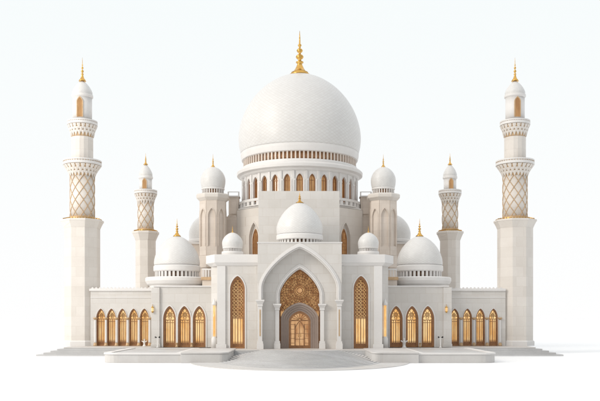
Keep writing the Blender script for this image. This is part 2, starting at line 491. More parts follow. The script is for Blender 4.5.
def wing(sgn, centres, xo, xi):
    a, b = (xo, xi) if sgn < 0 else (xi, xo)
    ops = [(X(c, YW), wing_w, wing_hs, wing_H) for c in centres]
    mb = wall_with_openings(a, b, wing_z, ops, YW, YW + .62)
    mb.box(a + .004, b - .004, YW + .622, 16, 0, wing_z - .004)
    w = mb.build('wing_wall', M['wall'], mosque)
    MB().box(a - .12, b + .0, YW - .14, 16.1, wing_z + .002, wing_z + .26).build('coping', M['trim'], w, bevel=.03)
    MB().box(a, b, YW - .05, YW - .002, wing_z - .75, wing_z - .66).build('string_course', M['trim'], w)
    cr = MB().box(a, b, YW - .01, YW + .13, wing_z + .262, wing_z + .30); x = a + .1
    while x < b - .2:
        cr.add([(x, YW, wing_z + .262), (x + .22, YW, wing_z + .262), (x + .22, YW, wing_z + .36), (x + .11, YW, wing_z + .45), (x, YW, wing_z + .36),
                (x, YW + .12, wing_z + .262), (x + .22, YW + .12, wing_z + .262), (x + .22, YW + .12, wing_z + .36), (x + .11, YW + .12, wing_z + .45), (x, YW + .12, wing_z + .36)],
               [(0, 1, 2, 3, 4), (9, 8, 7, 6, 5), (0, 5, 6, 1), (1, 6, 7, 2), (2, 7, 8, 3), (3, 8, 9, 4), (4, 9, 5, 0)])
        x += .42
    cr.build('battlement', M['trim'], w)
    for cx_, *_ in ops: put_window(wingwin, cx_, YW)
    # slender columns with pale gold bases and capitals between the arches
    xs = [o[0] for o in ops]; d = xs[1] - xs[0]
    for i, xm in enumerate([xs[0] - d / 2] + [q + d / 2 for q in xs]):
        if xm < a + .05 or xm > b - .05: continue
        c = MB().lathe([(.15, .36), (.13, .5), (.12, wing_hs - .25), (.13, wing_hs - .2)], 16, xm, YW - .06).build('column', M['trim'], mosque)
        MB().lathe([(.22, 0), (.22, .14), (.17, .18), (.19, .28), (.15, .355)], 16, xm, YW - .06).build('column_base', M['palegold'], c)
        MB().lathe([(.13, wing_hs - .2), (.2, wing_hs - .08), (.24, wing_hs - .06), (.24, wing_hs + .06)], 16, xm, YW - .06).build('capital', M['palegold'], c)
wing(-1, [100.8, 111.4, 122.4, 133.6, 144.4], X(90.5, YW), -15.45)
wing(1, [454.7, 467.5, 480.5, 493.5], X(505.5, YW), 15.9)

# flanking bays with tall windows
def flank(sgn, cpx):
    xi, xo = 4.21, 8.42
    cx = X(cpx, YF)
    a, b = (-xo, -xi) if sgn < 0 else (xi, xo)
    mb = wall_with_openings(a, b, fl_top - .9, [(cx, fl_w, fl_hs, fl_H)], YF, YF + .62)
    P = [(-xo, YF + .622), (-xi, YF + .622), (-xi, 12), (-9.2, 12), (-9.2, YF + 1.7), (-xo, YF + .65)]
    if sgn > 0: P = [(-x, y) for x, y in reversed(P)]
    mb.prism(P, 0, fl_top - .904)
    w = mb.build('bay_wall', M['wall'], mosque)
    Q = [(-xo - .25, YF - .22), (-xi - .003, YF - .22), (-xi - .003, 12.2), (-9.75, 12.2), (-9.75, YF + 1.75)]
    Q0 = [(-xo - .02, YF - .05), (-xi - .003, YF - .05), (-xi - .003, 12.1), (-9.25, 12.1), (-9.25, YF + 1.7)]
    if sgn > 0: Q = [(-x, y) for x, y in reversed(Q)]; Q0 = [(-x, y) for x, y in reversed(Q0)]
    p = MB().prism(Q0, fl_top - 1.15, fl_top - .85, Q); p.prism(Q, fl_top - .847, fl_top)
    p.build('parapet', M['trim'], w, bevel=.03)
    put_window(tallwin, cx, YF)
    # corner pilaster and thin lit slit
    s = sgn
    def bx(mb, x0, x1, *r): return mb.box(min(s * x0, s * x1), max(s * x0, s * x1), *r)
    c = bx(MB(), 7.55, 8.40, YF - .14, YF - .003, .45, fl_top - 1.16); bx(c, 7.45, 8.5, YF - .24, YF - .003, 0, .448)
    c.build('pilaster', M['trim'], w, bevel=.02)
    c = bx(MB(), 4.22, 4.55, YF - .10, YF - .003, 0, fl_top - 1.16); c.build('pilaster', M['wall'], w, bevel=.02)
    # corner turret with slit
    c = MB().lathe([(.30, 0), (.30, 1.0), (.2, 1.12), (.2, 1.2), (.08, 1.2), (.08, 4.4), (.18, 4.4), (.24, 4.5), (.24, 4.6), (.12, 4.8), (.03, 5.1)], 16, s * 8.78, YF + .7)
    t = c.build('corner_column', M['trim'], w)
    MB().lathe([(.13, 1.2), (.13, 4.4)], 12, s * 8.78, YF + .7).build('lit_slit', M['glow'], t)
    # rear return ledge
    l = MB(); bx(l, 9.2, 10.3, 3.6, 4.95, 0, 7.35); bx(l, 9.1, 10.45, 3.45, 4.955, 7.352, 7.62)
flank(-1, 237.5); flank(1, 361)
for s in (-1, 1):
    # ledge block with railing between bay and pavilion dome
    x0, x1 = sorted((s * 8.6, s * 10.6))
    lb = MB().box(x0, x1, 7, 14, pav_z, Z(280, 7)).build('ledge_block', M['tower'], mosque)
    MB().box(x0 - .12, x1 + .12, 6.85, 14.1, Z(280, 7) + .002, Z(277, 7)).build('coping', M['palegold'], lb, bevel=.02)
    r = MB().box(x0, x1, 6.95, 7.1, Z(270, 7), Z(268.5, 7))
    x = x0 + .05
    while x < x1: r.box(x, x + .1, 6.97, 7.08, Z(277, 7) + .002, Z(270, 7)); x += .3
    r.build('railing', M['trim'], lb)

# ---- portal -------------------------------------------------------
PW = 4.2; PT = Z(243, 0); SPO = Z(287, 0); WO = 3.85; HO = Z(246.5, 0) - SPO
pts = [(-PW, 0)] + arch(WO, 0, SPO, HO, 0) + [(PW, 0), (PW, PT), (-PW, PT)]
WI = 2.15; SPI = Z(294, 1.0); HI = Z(267.5, 1.0) - SPI
pw = MB().plate(pts, [], 0, 1.0)
pw.plate([(-PW + .004, 0)] + arch(WI, 0, SPI, HI, 0) + [(PW - .004, 0), (PW - .004, PT - .004), (-PW + .004, PT - .004)], [], 1.002, 2.6)
pw.box(-PW + .008, PW - .008, 3.3, 9.0, 0, PT - .008)
pw.box(-PW + .008, -WI - .1, 2.602, 3.298, 0, PT - .008).box(WI + .1, PW - .008, 2.602, 3.298, 0, PT - .008).box(-WI - .098, WI + .098, 2.602, 3.298, SPI + HI + .1, PT - .008)
portal = pw.build('portal_wall', M['wall'], mosque)
MB().box(-PW - .05, PW + .05, -.05, 9.05, PT + .002, PT + .10).build('coping', M['trim'], portal)
m = MB()
zc = Z(300, 0)
m.strip(arch(WO - .04, zc, SPO, HO - .04), arch(WO + .11, zc, SPO, HO + .16), -.16, .5)
m.strip(arch(WO + .11, zc, SPO, HO + .16), arch(WO + .26, zc, SPO, HO + .34), -.09, .0)
m.strip(arch(WO - .16, zc, SPO, HO - .17), arch(WO - .045, zc, SPO, HO - .045), .12, .5)
m.build('outer_arch_moulding', M['trim'], portal, bevel=.015)
m = MB()
zi = Z(304, 1.0)
m.strip(arch(WI - .02, zi, SPI, HI - .02), arch(WI + .13, zi, SPI, HI + .18), 0.84, 1.6)
m.strip(arch(WI + .13, zi, SPI, HI + .18), arch(WI + .28, zi, SPI, HI + .36), .93, .998)
m.strip(arch(WI - .14, zi, SPI, HI - .15), arch(WI - .025, zi, SPI, HI - .025), 1.2, 1.9)
m.build('inner_arch_moulding', M['trim'], portal, bevel=.015)
def pilaster(x, y, w, d, zt, slot=True):
    c = MB()
    c.box(x - w * .8, x + w * .8, y - d - .12, y, 0, .55).box(x - w * .7, x + w * .7, y - d - .06, y, .552, .78)
    c.box(x - w * .5, x + w * .5, y - d, y, .782, zt - .62)
    c.box(x - w * .62, x + w * .62, y - d - .05, y, zt - .618, zt - .4).prism([(x - w * .62, y - d - .05), (x + w * .62, y - d - .05), (x + w * .62, y), (x - w * .62, y)], zt - .398, zt - .14,
            [(x - w * .95, y - d - .18), (x + w * .95, y - d - .18), (x + w * .95, y), (x - w * .95, y)])
    c.box(x - w * 1.02, x + w * 1.02, y - d - .22, y, zt - .138, zt + .03)
    o = c.build('pilaster', M['trim'], portal, bevel=.012)
    if slot:
        MB().box(x - w * .14, x + w * .14, y - d - .025, y - d - .003, 1.3, zt - .95).build('inlay', M['palegold'], o)
    else:
        MB().box(x - w * .52, x + w * .52, y - d - .03, y - d + .05, zt - .61, zt - .45).build('capital_band', M['palegold'], o)
for s in (-1, 1):
    pilaster(s * (WO + .10), -.005, .42, .14, zc)
    pilaster(s * (WI + .12), .995, .40, .22, zi, False)
# tympanum screen
ty_w, ty_zs, ty_h = WI - .03, SPI, HI - .03
MB().plate(arch(ty_w, 0.02, ty_zs, ty_h), [], 2.72, 2.76).build('glazed_screen', M['glow_mid'], portal)
ts = MB()
def seg(p, q, r, y=2.6):
    mx, mz = (p[0] + q[0]) / 2, (p[1] + q[1]) / 2
    if in_arch(mx, mz, ty_w - .02, 0, ty_zs, ty_h - .02): ts.tube([(p[0], y, p[1]), (q[0], y, q[1])], r, 4)
def circ(cx, cz, r, n=16, th=.03, y=2.6):
    P = [(cx + r * cos(2 * pi * i / n), cz + r * sin(2 * pi * i / n)) for i in range(n + 1)]
    for p, q in zip(P, P[1:]): seg(p, q, th, y)
cz0 = Z(290.5, 2.6)
circ(0, cz0, .30, 20, .05); circ(0, cz0, .48, 24, .04); circ(0, cz0, .62, 24, .035)
for ring, (r, nn, rr) in enumerate([(.9, 10, .28), (1.42, 16, .29), (1.95, 22, .28), (2.48, 28, .28), (3.0, 34, .28), (3.5, 40, .28)]):
    for k in range(nn):
        a = 2 * pi * (k + .5 * (ring % 2)) / nn
        cx_, cz_ = r * cos(a), cz0 + r * sin(a)
        if cz_ < 3.6: continue
        circ(cx_, cz_, rr, 12, .032); circ(cx_, cz_, rr * .62, 8, .024); circ(cx_, cz_, rr * .28, 6, .026)
        seg((cx_ - rr * cos(a), cz_ - rr * sin(a)), (cx_ + rr * cos(a), cz_ + rr * sin(a)), .022)
        seg((cx_ + rr * sin(a), cz_ - rr * cos(a)), (cx_ - rr * sin(a), cz_ + rr * cos(a)), .022)
ts.strip(arch(ty_w - .16, 0, ty_zs, ty_h - .18), arch(ty_w, 0, ty_zs, ty_h), 2.5, 2.7)
ts.build('geometric_lattice', M['bronze'], portal)
MB().lathe([(.27, -.03), (.25, .03)], 20).build('rosette', M['glow_door'], portal)
ro = COL.objects['rosette']; ro.rotation_euler = (pi / 2, 0, 0); ro.location = (0, 2.62, cz0)
# door surround and door
dw, dzs, dh = 1.92, Z(318, 2.2), Z(302.5, 2.2) - Z(318, 2.2)
ow, ozs, oh = 1.12, Z(321, 2.2), Z(311, 2.2) - Z(321, 2.2)
a2, b2 = 1.5, 1.8
ds = MB()
for i in range(4):
    t0, t1 = i / 4, (i + 1) / 4
    W0 = dw + (ow - dw) * t0; W1 = dw + (ow - dw) * t1
    s0 = dzs + (ozs - dzs) * t0; s1 = dzs + (ozs - dzs) * t1
    h0 = dh + (oh - dh) * t0; h1 = dh + (oh - dh) * t1
    ds.strip(arch(W1 + .003, 0, s1, h1 + .003, 0, a2, b2), arch(W0, 0, s0, h0, 0, a2, b2), 1.95 + .14 * i, 2.58)
ds.build('door_surround', M['brownstone'], portal, bevel=.015)
for s in (-1, 1):
    x0, x1 = sorted((s * (dw + .005), s * (WI - .02)))
    MB().box(x0, x1, 2.3, 2.58, 0, dzs + .2).build('door_jamb', M['bronze'], portal)
door = MB()
door.strip(arch(ow - .22, .1, ozs, oh - .24, 0, a2, b2), arch(ow, 0, ozs, oh, 0, a2, b2), 2.42, 2.57)
door.box(-ow + .05, ow - .05, 2.43, 2.56, 0, .28)
for s in (-1, 1):
    door.box(s * .48 - .06, s * .48 + .06, 2.46, 2.565, .28, ozs - .3)
door.strip(arch(.44, .28, ozs - 1.0, .9, 0, 1.3, 1.7), arch(.54, .28, ozs - 1.0, 1.02, 0, 1.3, 1.7), 2.40, 2.45)
door.box(-ow + .2, ow - .2, 2.45, 2.56, ozs + .0, ozs + .08)
for z in (.9, 1.5): door.box(-.44, .44, 2.475, 2.555, z, z + .05)
door.box(-.03, .03, 2.47, 2.56, .28, ozs - .2)
for k in range(9):
    a = pi * k / 8; door.tube([(.12 * cos(a), 2.5, ozs + .1 + .12 * sin(a)), (.85 * cos(a), 2.5, ozs + .1 + .62 * sin(a))], .025, 4)
for k in range(5):
    for s in (-1, 1):
        z = .5 + k * .48
        door.box(*sorted((s * .54, s * .92)), 2.48, 2.55, z, z + .04)
d = door.build('door', M['bronze'], mosque)
MB().plate(arch(ow - .05, .05, ozs, oh - .05, 0, a2, b2), [], 2.585, 2.6).build('pane', M['glow_door'], d)
for s in (-1, 1):
    MB().tube([(s * .12, 2.38, 1.15), (s * .12, 2.34, 1.3), (s * .12, 2.38, 1.45)], .025, 6).build('handle', M['gold'], d)
MB().plate(arch(ow - .3, ozs + .1, ozs + .1, oh - .4, 0, a2, b2), [], 2.575, 2.583).build('fanlight', M['glow_door'], d)

# ---- small dome over the portal and its backing screen wall --------------
def gallery(parent, cx, cy, r, z0, z1, n, postw=.10, name='gallery', glass='darkbronze', inner=None):
    """ring of little posts before a bronze band"""
    mb = MB()
    for k in range(n):
        a = 2 * pi * k / n; st = len(mb.v)
        mb.box(cx - postw, cx + postw, cy - r, cy - r + .25, z0, z1)
        mb.rotz(a, st, cx, cy)
    o = mb.build(name, M['trim'] if n != 90 else M['tower'], parent)
    MB().lathe([(r - .22, z0 + .002), (r - .22, z1 - .002)], 64, cx, cy).build('bronze_band', M[glass], o)
    return o
def dome_set(px, Y, rpx, ytop, ywide, ybase, rbpx, ring, gal, corn, tip, fin_rb, mat, ngal, sq=1.72, parent=mosque, nseg=96, glass='bronze', postw=.09, extra=None):
    """dome whose pixel heights are given at its centre depth"""
    s = sc(Y); cx = X(px, Y); cy = Y
    R = rpx * s
    prof = dome_profile(R, Z(ybase, Y), Z(ytop, Y), rbpx * s, Z(ywide, Y), tip=sq)
    d = MB().lathe(prof, nseg, cx, cy, uv=True).build('dome', M[mat], parent)
    rr = [(r * s, Z(y, Y)) for r, y in ring]
    MB().lathe(rr, nseg, cx, cy, smooth=False).build('dome_ring', M['trim'], d)
    if gal: 
        g0 = gallery(d, cx, cy, gal[0] * s, Z(gal[2], Y), Z(gal[1], Y), ngal, glass=glass, postw=postw)
    if corn: MB().lathe([(r * s, Z(y, Y)) for r, y in corn], nseg, cx, cy, smooth=False).build('cornice', M['trim'], d)
    finial(d, cx, cy, Z(ytop, Y) - .06, Z(tip, Y), fin_rb * s)
    return d
# portal dome
dome_set(299.7, 4.6, 23.3, 202.5, 229, 235, 22.6, [(22.2, 240.6), (23.2, 240), (23.4, 236.4), (22.8, 235.2)], (20.6, 240.6, 245), [(22, 248), (22.5, 245), (21.5, 244.9)],
         191.5, 4.2, 'dome_mid', 32, sq=1.62, glass='darkbronze', postw=.10)
# screen wall
sw = MB().box(X(258.5, 8.0), X(339.5, 8.0), 8.0, 8.9, PT - .5, Z(191, 8.0)).build('screen_wall', M['wall'], mosque)

# small domes over the flanking bays
for px in (232.5, 368.3):
    dome_set(px, 5.5, 10.4, 232.5, 243, 248, 9.8, [(9.4, 248.8), (9.9, 248.4), (9.9, 247.4), (9.6, 247.2)], (9.3, 248.9, 251.6), [(10.5, 256), (11, 253.5), (10.6, 251.7)], 225.5, 1.6, 'dome_small', 36, nseg=64, postw=.045)
# pavilion domes
for px in (177, 419.6):
    dome_set(px, 10.5, 22.7, 236, 263, 265.3, 22.4, [(22.2, 272), (23.2, 271), (23.2, 266.6), (22.3, 265.6)], (21.8, 271.8, 277.6),
             [(27, 290), (27, 286), (29.5, 284.5), (31.2, 281.5), (31.2, 278.6), (30.2, 277.7)], 218.5, 4.0, 'dome_mid', 33, nseg=96, postw=.125, glass='darkbronze')
# half hidden rear domes on their blocks
for px, s in ((205, -1), (394.5, 1)):
    dome_set(px, 29, 16, 215, 234, 240, 15.5, [(16, 243), (16.5, 241), (16, 239.6)], None, None, 208, 2, 'dome_mid', 10, nseg=64)
    x0, x1 = sorted((s * 15.3, s * 7.0))
    MB().box(x0, x1, 26.4, 36, 0, Z(244, 26.4)).build('rear_wall', M['tower'], mosque)
    x0, x1 = sorted((s * 15.5, s * 7.1))
    MB().box(x0, x1, 26.2, 36.2, Z(244, 26.4) + .002, Z(242, 26.4)).build('rear_coping', M['trim'], mosque)

# ---- main hall and drum ---------------------------------------------
YD = 22.0; sD = sc(YD)
hall = MB().box(-9.6, 9.6, 19, 36, 0, Z(217, 19)).build('hall_wall', M['tower'], mosque)
cr = MB().box(-9.6, 9.6, 18.98, 19.31, Z(217, 19) + .002, Z(217, 19) + .06); x = -9.6
while x < 9.5:
    cr.box(x, x + .35, 18.99, 19.3, Z(217, 19) + .002, Z(215.4, 19)); x += .7
cr.build('battlement', M['tower'], hall)
for s in (-1, 1):
    x0, x1 = sorted((s * 8.85, s * 7.6))
    t = MB().box(x0, x1, 19.6, 21, Z(217, 19) + .002, Z(197, 19.6)).box(x0 + .25, x1 - .25, 19.5, 19.598, Z(214, 19.6), Z(200, 19.6)).build('roof_turret', M['tower'], mosque)
    MB().box(x0 - .1, x1 + .1, 19.4, 21.1, Z(197, 19.6) + .002, Z(195.8, 19.6)).box(x0 - .1, x0 + .05, 19.4, 19.55, Z(195.8, 19.6), Z(192.4, 19.6)).box(x1 - .05, x1 + .1, 19.4, 19.55, Z(195.8, 19.6), Z(192.4, 19.6)).box(x0 - .1, x1 + .1, 19.4, 19.55, Z(192.4, 19.6), Z(191.8, 19.6)).build('turret_rail', M['trim'], t)

def ap(r): return r / cos(pi / 8)
# octagonal lower storey
Ro = 66 * sD
zo1 = Z(214, YD)
oc = MB().lathe([(Ro - .35, 0), (Ro - .35, zo1)], 8, 0, YD, smooth=False, rot=pi / 8)
octo = oc.build('octagon_storey', M['minaret'], mosque)
api = (Ro - .35) * cos(pi / 8); half = (Ro - .35) * sin(pi / 8)
zsN, hN, zbN, wN = Z(236, 15), 1.75, Z(262, 15), .82
for k in range(8):
    mb = MB()
    P = [(-half, 1), (half, 1), (half, zo1), (-half, zo1)]
    mb.plate(P, [arch(wN, zbN, zsN, hN)], -api - .33, -api - .005)
    mb.strip(arch(wN + .002, zbN, zsN, hN + .002), arch(wN + .14, zbN, zsN, hN + .2), -api - .42, -api - .332)
    mb.rotz(k * pi / 4)
    mb.v = [(x, y + YD, z) for x, y, z in mb.v]
    f = mb.build('niche_panel', M['minaret'], octo)
    mb = MB().plate(arch(wN * .62, zbN, zsN - .3, hN * .75), [], -api - .06, -api - .008)
    mb.rotz(k * pi / 4); mb.v = [(x, y + YD, z) for x, y, z in mb.v]
    mb.build('niche_glazing', M['glow_soft'], octo)
    mb = MB(); ht = zsN - .3 + hN * .75
    for xx in (-.25, 0, .25): mb.box(xx - .03, xx + .03, -api - .14, -api - .062, zbN, ht - .15 - abs(xx) * 2.2)
    zz = zbN + .3
    while zz < zsN: mb.box(-wN * .62, wN * .62, -api - .13, -api - .063, zz, zz + .05); zz += .42
    mb.strip(arch(wN * .50, zbN, zsN - .3, hN * .75 - .14), arch(wN * .62, zbN, zsN - .3, hN * .75), -api - .16, -api - .061)
    mb.rotz(k * pi / 4); mb.v = [(x, y + YD, z) for x, y, z in mb.v]
    mb.build('niche_grille', M['bronze'], octo)
MB().lathe([(Ro - .35, zo1 + .002), (Ro - .2, zo1 + .1), (Ro - .2, zo1 + .25), (Ro - .5, zo1 + .27)], 8, 0, YD, smooth=False, rot=pi / 8).build('cornice', M['trim'], octo)
# balustrade ring
rb = 61.8 * sD; zb0 = zo1 + .28; zb1 = Z(205, YD)
bl = MB()
bl.lathe([(rb - .25, zb0), (rb, zb0), (rb, zb0 + .12), (rb - .25, zb0 + .12)], 96, 0, YD, smooth=False, cap=False)
bl.lathe([(rb - .25, zb1 - .3), (rb + .03, zb1 - .3), (rb + .05, zb1), (rb - .25, zb1), (rb - .25, zb1 - .3)], 96, 0, YD, smooth=False, cap=False)
nb = 54
for k in range(nb):
    st = len(bl.v); bl.box(-.24, .24, YD - rb + .02, YD - rb + .2, zb0 + .1, zb1 - .28); bl.rotz(2 * pi * k / nb, st, 0, YD)
bl.build('balustrade', M['trim'], mosque)
# arcaded drum
rd = 56.6 * sD; zd1 = Z(180.5, YD); zd0 = zo1 + .27
drum = MB().lathe([(rd - .45, zd0), (rd - .45, zd1)], 96, 0, YD, smooth=True).build('drum', M['tower'], mosque)
MB().lathe([(rd + .1, zd0), (rd + .1, zd0 + .5), (rd - .1, zd0 + .55)], 96, 0, YD, smooth=False).build('drum_base', M['trim'], drum)
nw = 30; ww = .40; zt = zd1 - .35
hh = zt - zd0 - .5
# proto arch panel: facet of drum with opening, its lit window behind
st_ = 2 * pi / nw; hw = rd * math.tan(st_ / 2)
pf = MB()
pf.plate([(-hw, 0)] + arch(ww, 0, hh - .75, .7, 0, 1.5, 1.8, 10) + [(hw, 0), (hw, hh + .35), (-hw, hh + .35)], [], -rd, -rd + .42)
pf.strip(arch(ww + .002, 0, hh - .75, .7, 0, 1.5, 1.8, 10), arch(ww + .09, 0, hh - .75, .8, 0, 1.5, 1.8, 10), -rd - .05, -rd - .002)
pf.box(-hw - .13, -hw + .13, -rd - .14, -rd + .1, 0, hh + .3)
pf.lathe([(.13, 0), (.09, .12), (.085, hh - .9), (.14, hh - .78), (.14, hh - .68)], 10, ww + .14, -rd - .02)
pf.lathe([(.13, 0), (.09, .12), (.085, hh - .9), (.14, hh - .78), (.14, hh - .68)], 10, -ww - .14, -rd - .02)
p0 = pf.build('drum_arch', M['trim'], mosque, loc=(0, YD, zd0 + .5))
g0 = MB()
g0.strip(arch(ww - .13, 0, hh - .75, .55, 0, 1.5, 1.8, 10), arch(ww + .01, 0, hh - .75, .71, 0, 1.5, 1.8, 10), -rd + .2, -rd + .4)
g0.box(-.03, .03, -rd + .25, -rd + .38, 0, hh - .1).box(-ww, ww, -rd + .25, -rd + .37, hh - .8, hh - .74).build('frame', M['bronze'], p0)
MB().plate(arch(ww + .0, 0, hh - .75, .7, 0, 1.5, 1.8, 10), [], -rd + .39, -rd + .43).build('pane', M['glow_soft'], p0)
for k in range(1, nw): copy_tree(p0, mosque, rz=k * st_)
# cornice, gallery, ring, great dome
MB().lathe([(57 * sD, Z(181, YD)), (58.5 * sD, Z(180, YD)), (59.5 * sD, Z(178.6, YD)), (62.5 * sD, Z(177.6, YD)), (62.8 * sD, Z(174.6, YD)), (61.3 * sD, Z(173.2, YD)), (58 * sD, Z(172.6, YD)), (57.4 * sD, Z(169.6, YD))],
           128, 0, YD, smooth=False).build('drum_cornice', M['trim'], mosque, bevel=.04)
gallery(mosque, 0, YD, 56.2 * sD, Z(169.6, YD), Z(162.2, YD), 90, glass='bronze', postw=.09, name='upper_gallery')
MB().lathe([(55.8 * sD, Z(162.4, YD)), (57.8 * sD, Z(162, YD)), (58.2 * sD, Z(160.6, YD)), (58.8 * sD, Z(157.5, YD)), (58.9 * sD, Z(155.5, YD)), (58.3 * sD, Z(154.6, YD))], 128, 0, YD, smooth=False).build('dome_ring', M['trim'], mosque, bevel=.03)
prof = dome_profile(61.0 * sD, Z(155.0, YD), Z(75, YD), 58.6 * sD, Z(140, YD), n=48, tip=1.86)
gd = MB().lathe(prof, 160, 0, YD, uv=True).build('great_dome', M['dome_big'], mosque)
finial(gd, 0, YD, Z(76, YD), Z(31, YD), 10.5 * sD)

# ---- domed towers ------------------------------------------------------
def tower(px):
    Y = 17.0; s = sc(Y); cx = X(px, Y)
    R = 12.6 * s
    t = MB().lathe([(R, 0), (R, Z(201, Y))], 8, cx, Y, smooth=False, rot=pi / 8).build('tower_shaft', M['tower'], mosque)
    a_ = R * cos(pi / 8); h_ = R * sin(pi / 8)
    fp = MB()
    for k in range(8):
        st = len(fp.v)
        fp.plate([(-h_ - .03, Z(256, Y)), (h_ + .03, Z(256, Y)), (h_ + .03, Z(202, Y)), (-h_ - .03, Z(202, Y))], [arch(h_ - .17, Z(247, Y), Z(217, Y), .85)], -a_ - .14, -a_ - .003)
        fp.strip(arch(h_ - .165, Z(247, Y), Z(217, Y), .855), arch(h_ - .09, Z(247, Y), Z(217, Y), .96), -a_ - .20, -a_ - .142)
        fp.rotz(k * pi / 4, st)
    fp.v = [(x + cx, y + Y, z) for x, y, z in fp.v]
    fp.build('arched_panels', M['tower'], t)
    MB().lathe([(R + .2, Z(268, Y)), (R + .2, Z(256.5, Y)), (R + .1, Z(256, Y))], 8, cx, Y, smooth=False, rot=pi / 8).build('plinth', M['tower'], t)
    MB().lathe([(12.9 * s, Z(202.5, Y)), (14.5 * s, Z(201, Y)), (16.2 * s, Z(199.6, Y)), (17 * s, Z(199, Y)), (17.2 * s, Z(196, Y)), (16.2 * s, Z(194.8, Y)), (12 * s, Z(194.6, Y))], 8, cx, Y, smooth=False, rot=pi / 8).build('cornice', M['minaret'], t, bevel=.03)
    dome_set(px, Y, 12.4, 167, 180.5, 188.5, 11.2, [(10.8, 190.2), (11.5, 189.8), (11.5, 188.6), (11, 188.2)], (10.8, 190.2, 194.4), None, 154, 2.4, 'dome_small', 26, sq=1.85, nseg=64, postw=.06)
tower(213); tower(383.3)

# ================================================================== minarets
def flare(mb_core, mb_pet, cx, cy, r0, z0, r1, z1, n, rows=3):
    prof = []
    for i in range(9):
        t = i / 8; prof.append((r0 + (r1 - r0) * (t ** 1.6), z0 + (z1 - z0) * t))
    mb_core.lathe(prof, 48, cx, cy)
    def rad(z): t = (z - z0) / (z1 - z0); return r0 + (r1 - r0) * (max(t, 0) ** 1.6)
    H = z1 - z0
    for row in range(rows):
        zt = z1 - H * .02 - row * H * .25; zm = zt - H * .13; zb = zt - H * .44
        for k in range(n):
            a = 2 * pi * (k + .5 * (row % 2)) / n; da = pi / n * .76
            pts = [(-da, zt), (-da, zm), (0, max(zb, z0 - .03)), (da, zm), (da, zt)]
            vs = []
            for off in (.0, .09):
                for (t, z) in pts:
                    r = rad(z) + off - (0 if off == 0 else .0)
                    vs.append((cx + r * sin(a + t), cy - r * cos(a + t), z))
            c = (a, (zt + zm) / 2)
            r = rad(c[1]) + .12; vs.append((cx + r * sin(a), cy - r * cos(a), c[1]))
            fs = [(5 + i, 5 + (i + 1) % 5, 10) for i in range(5)] + [(i, (i + 1) % 5, 5 + (i + 1) % 5, 5 + i) for i in range(5)]
            mb_pet.add(vs, fs)
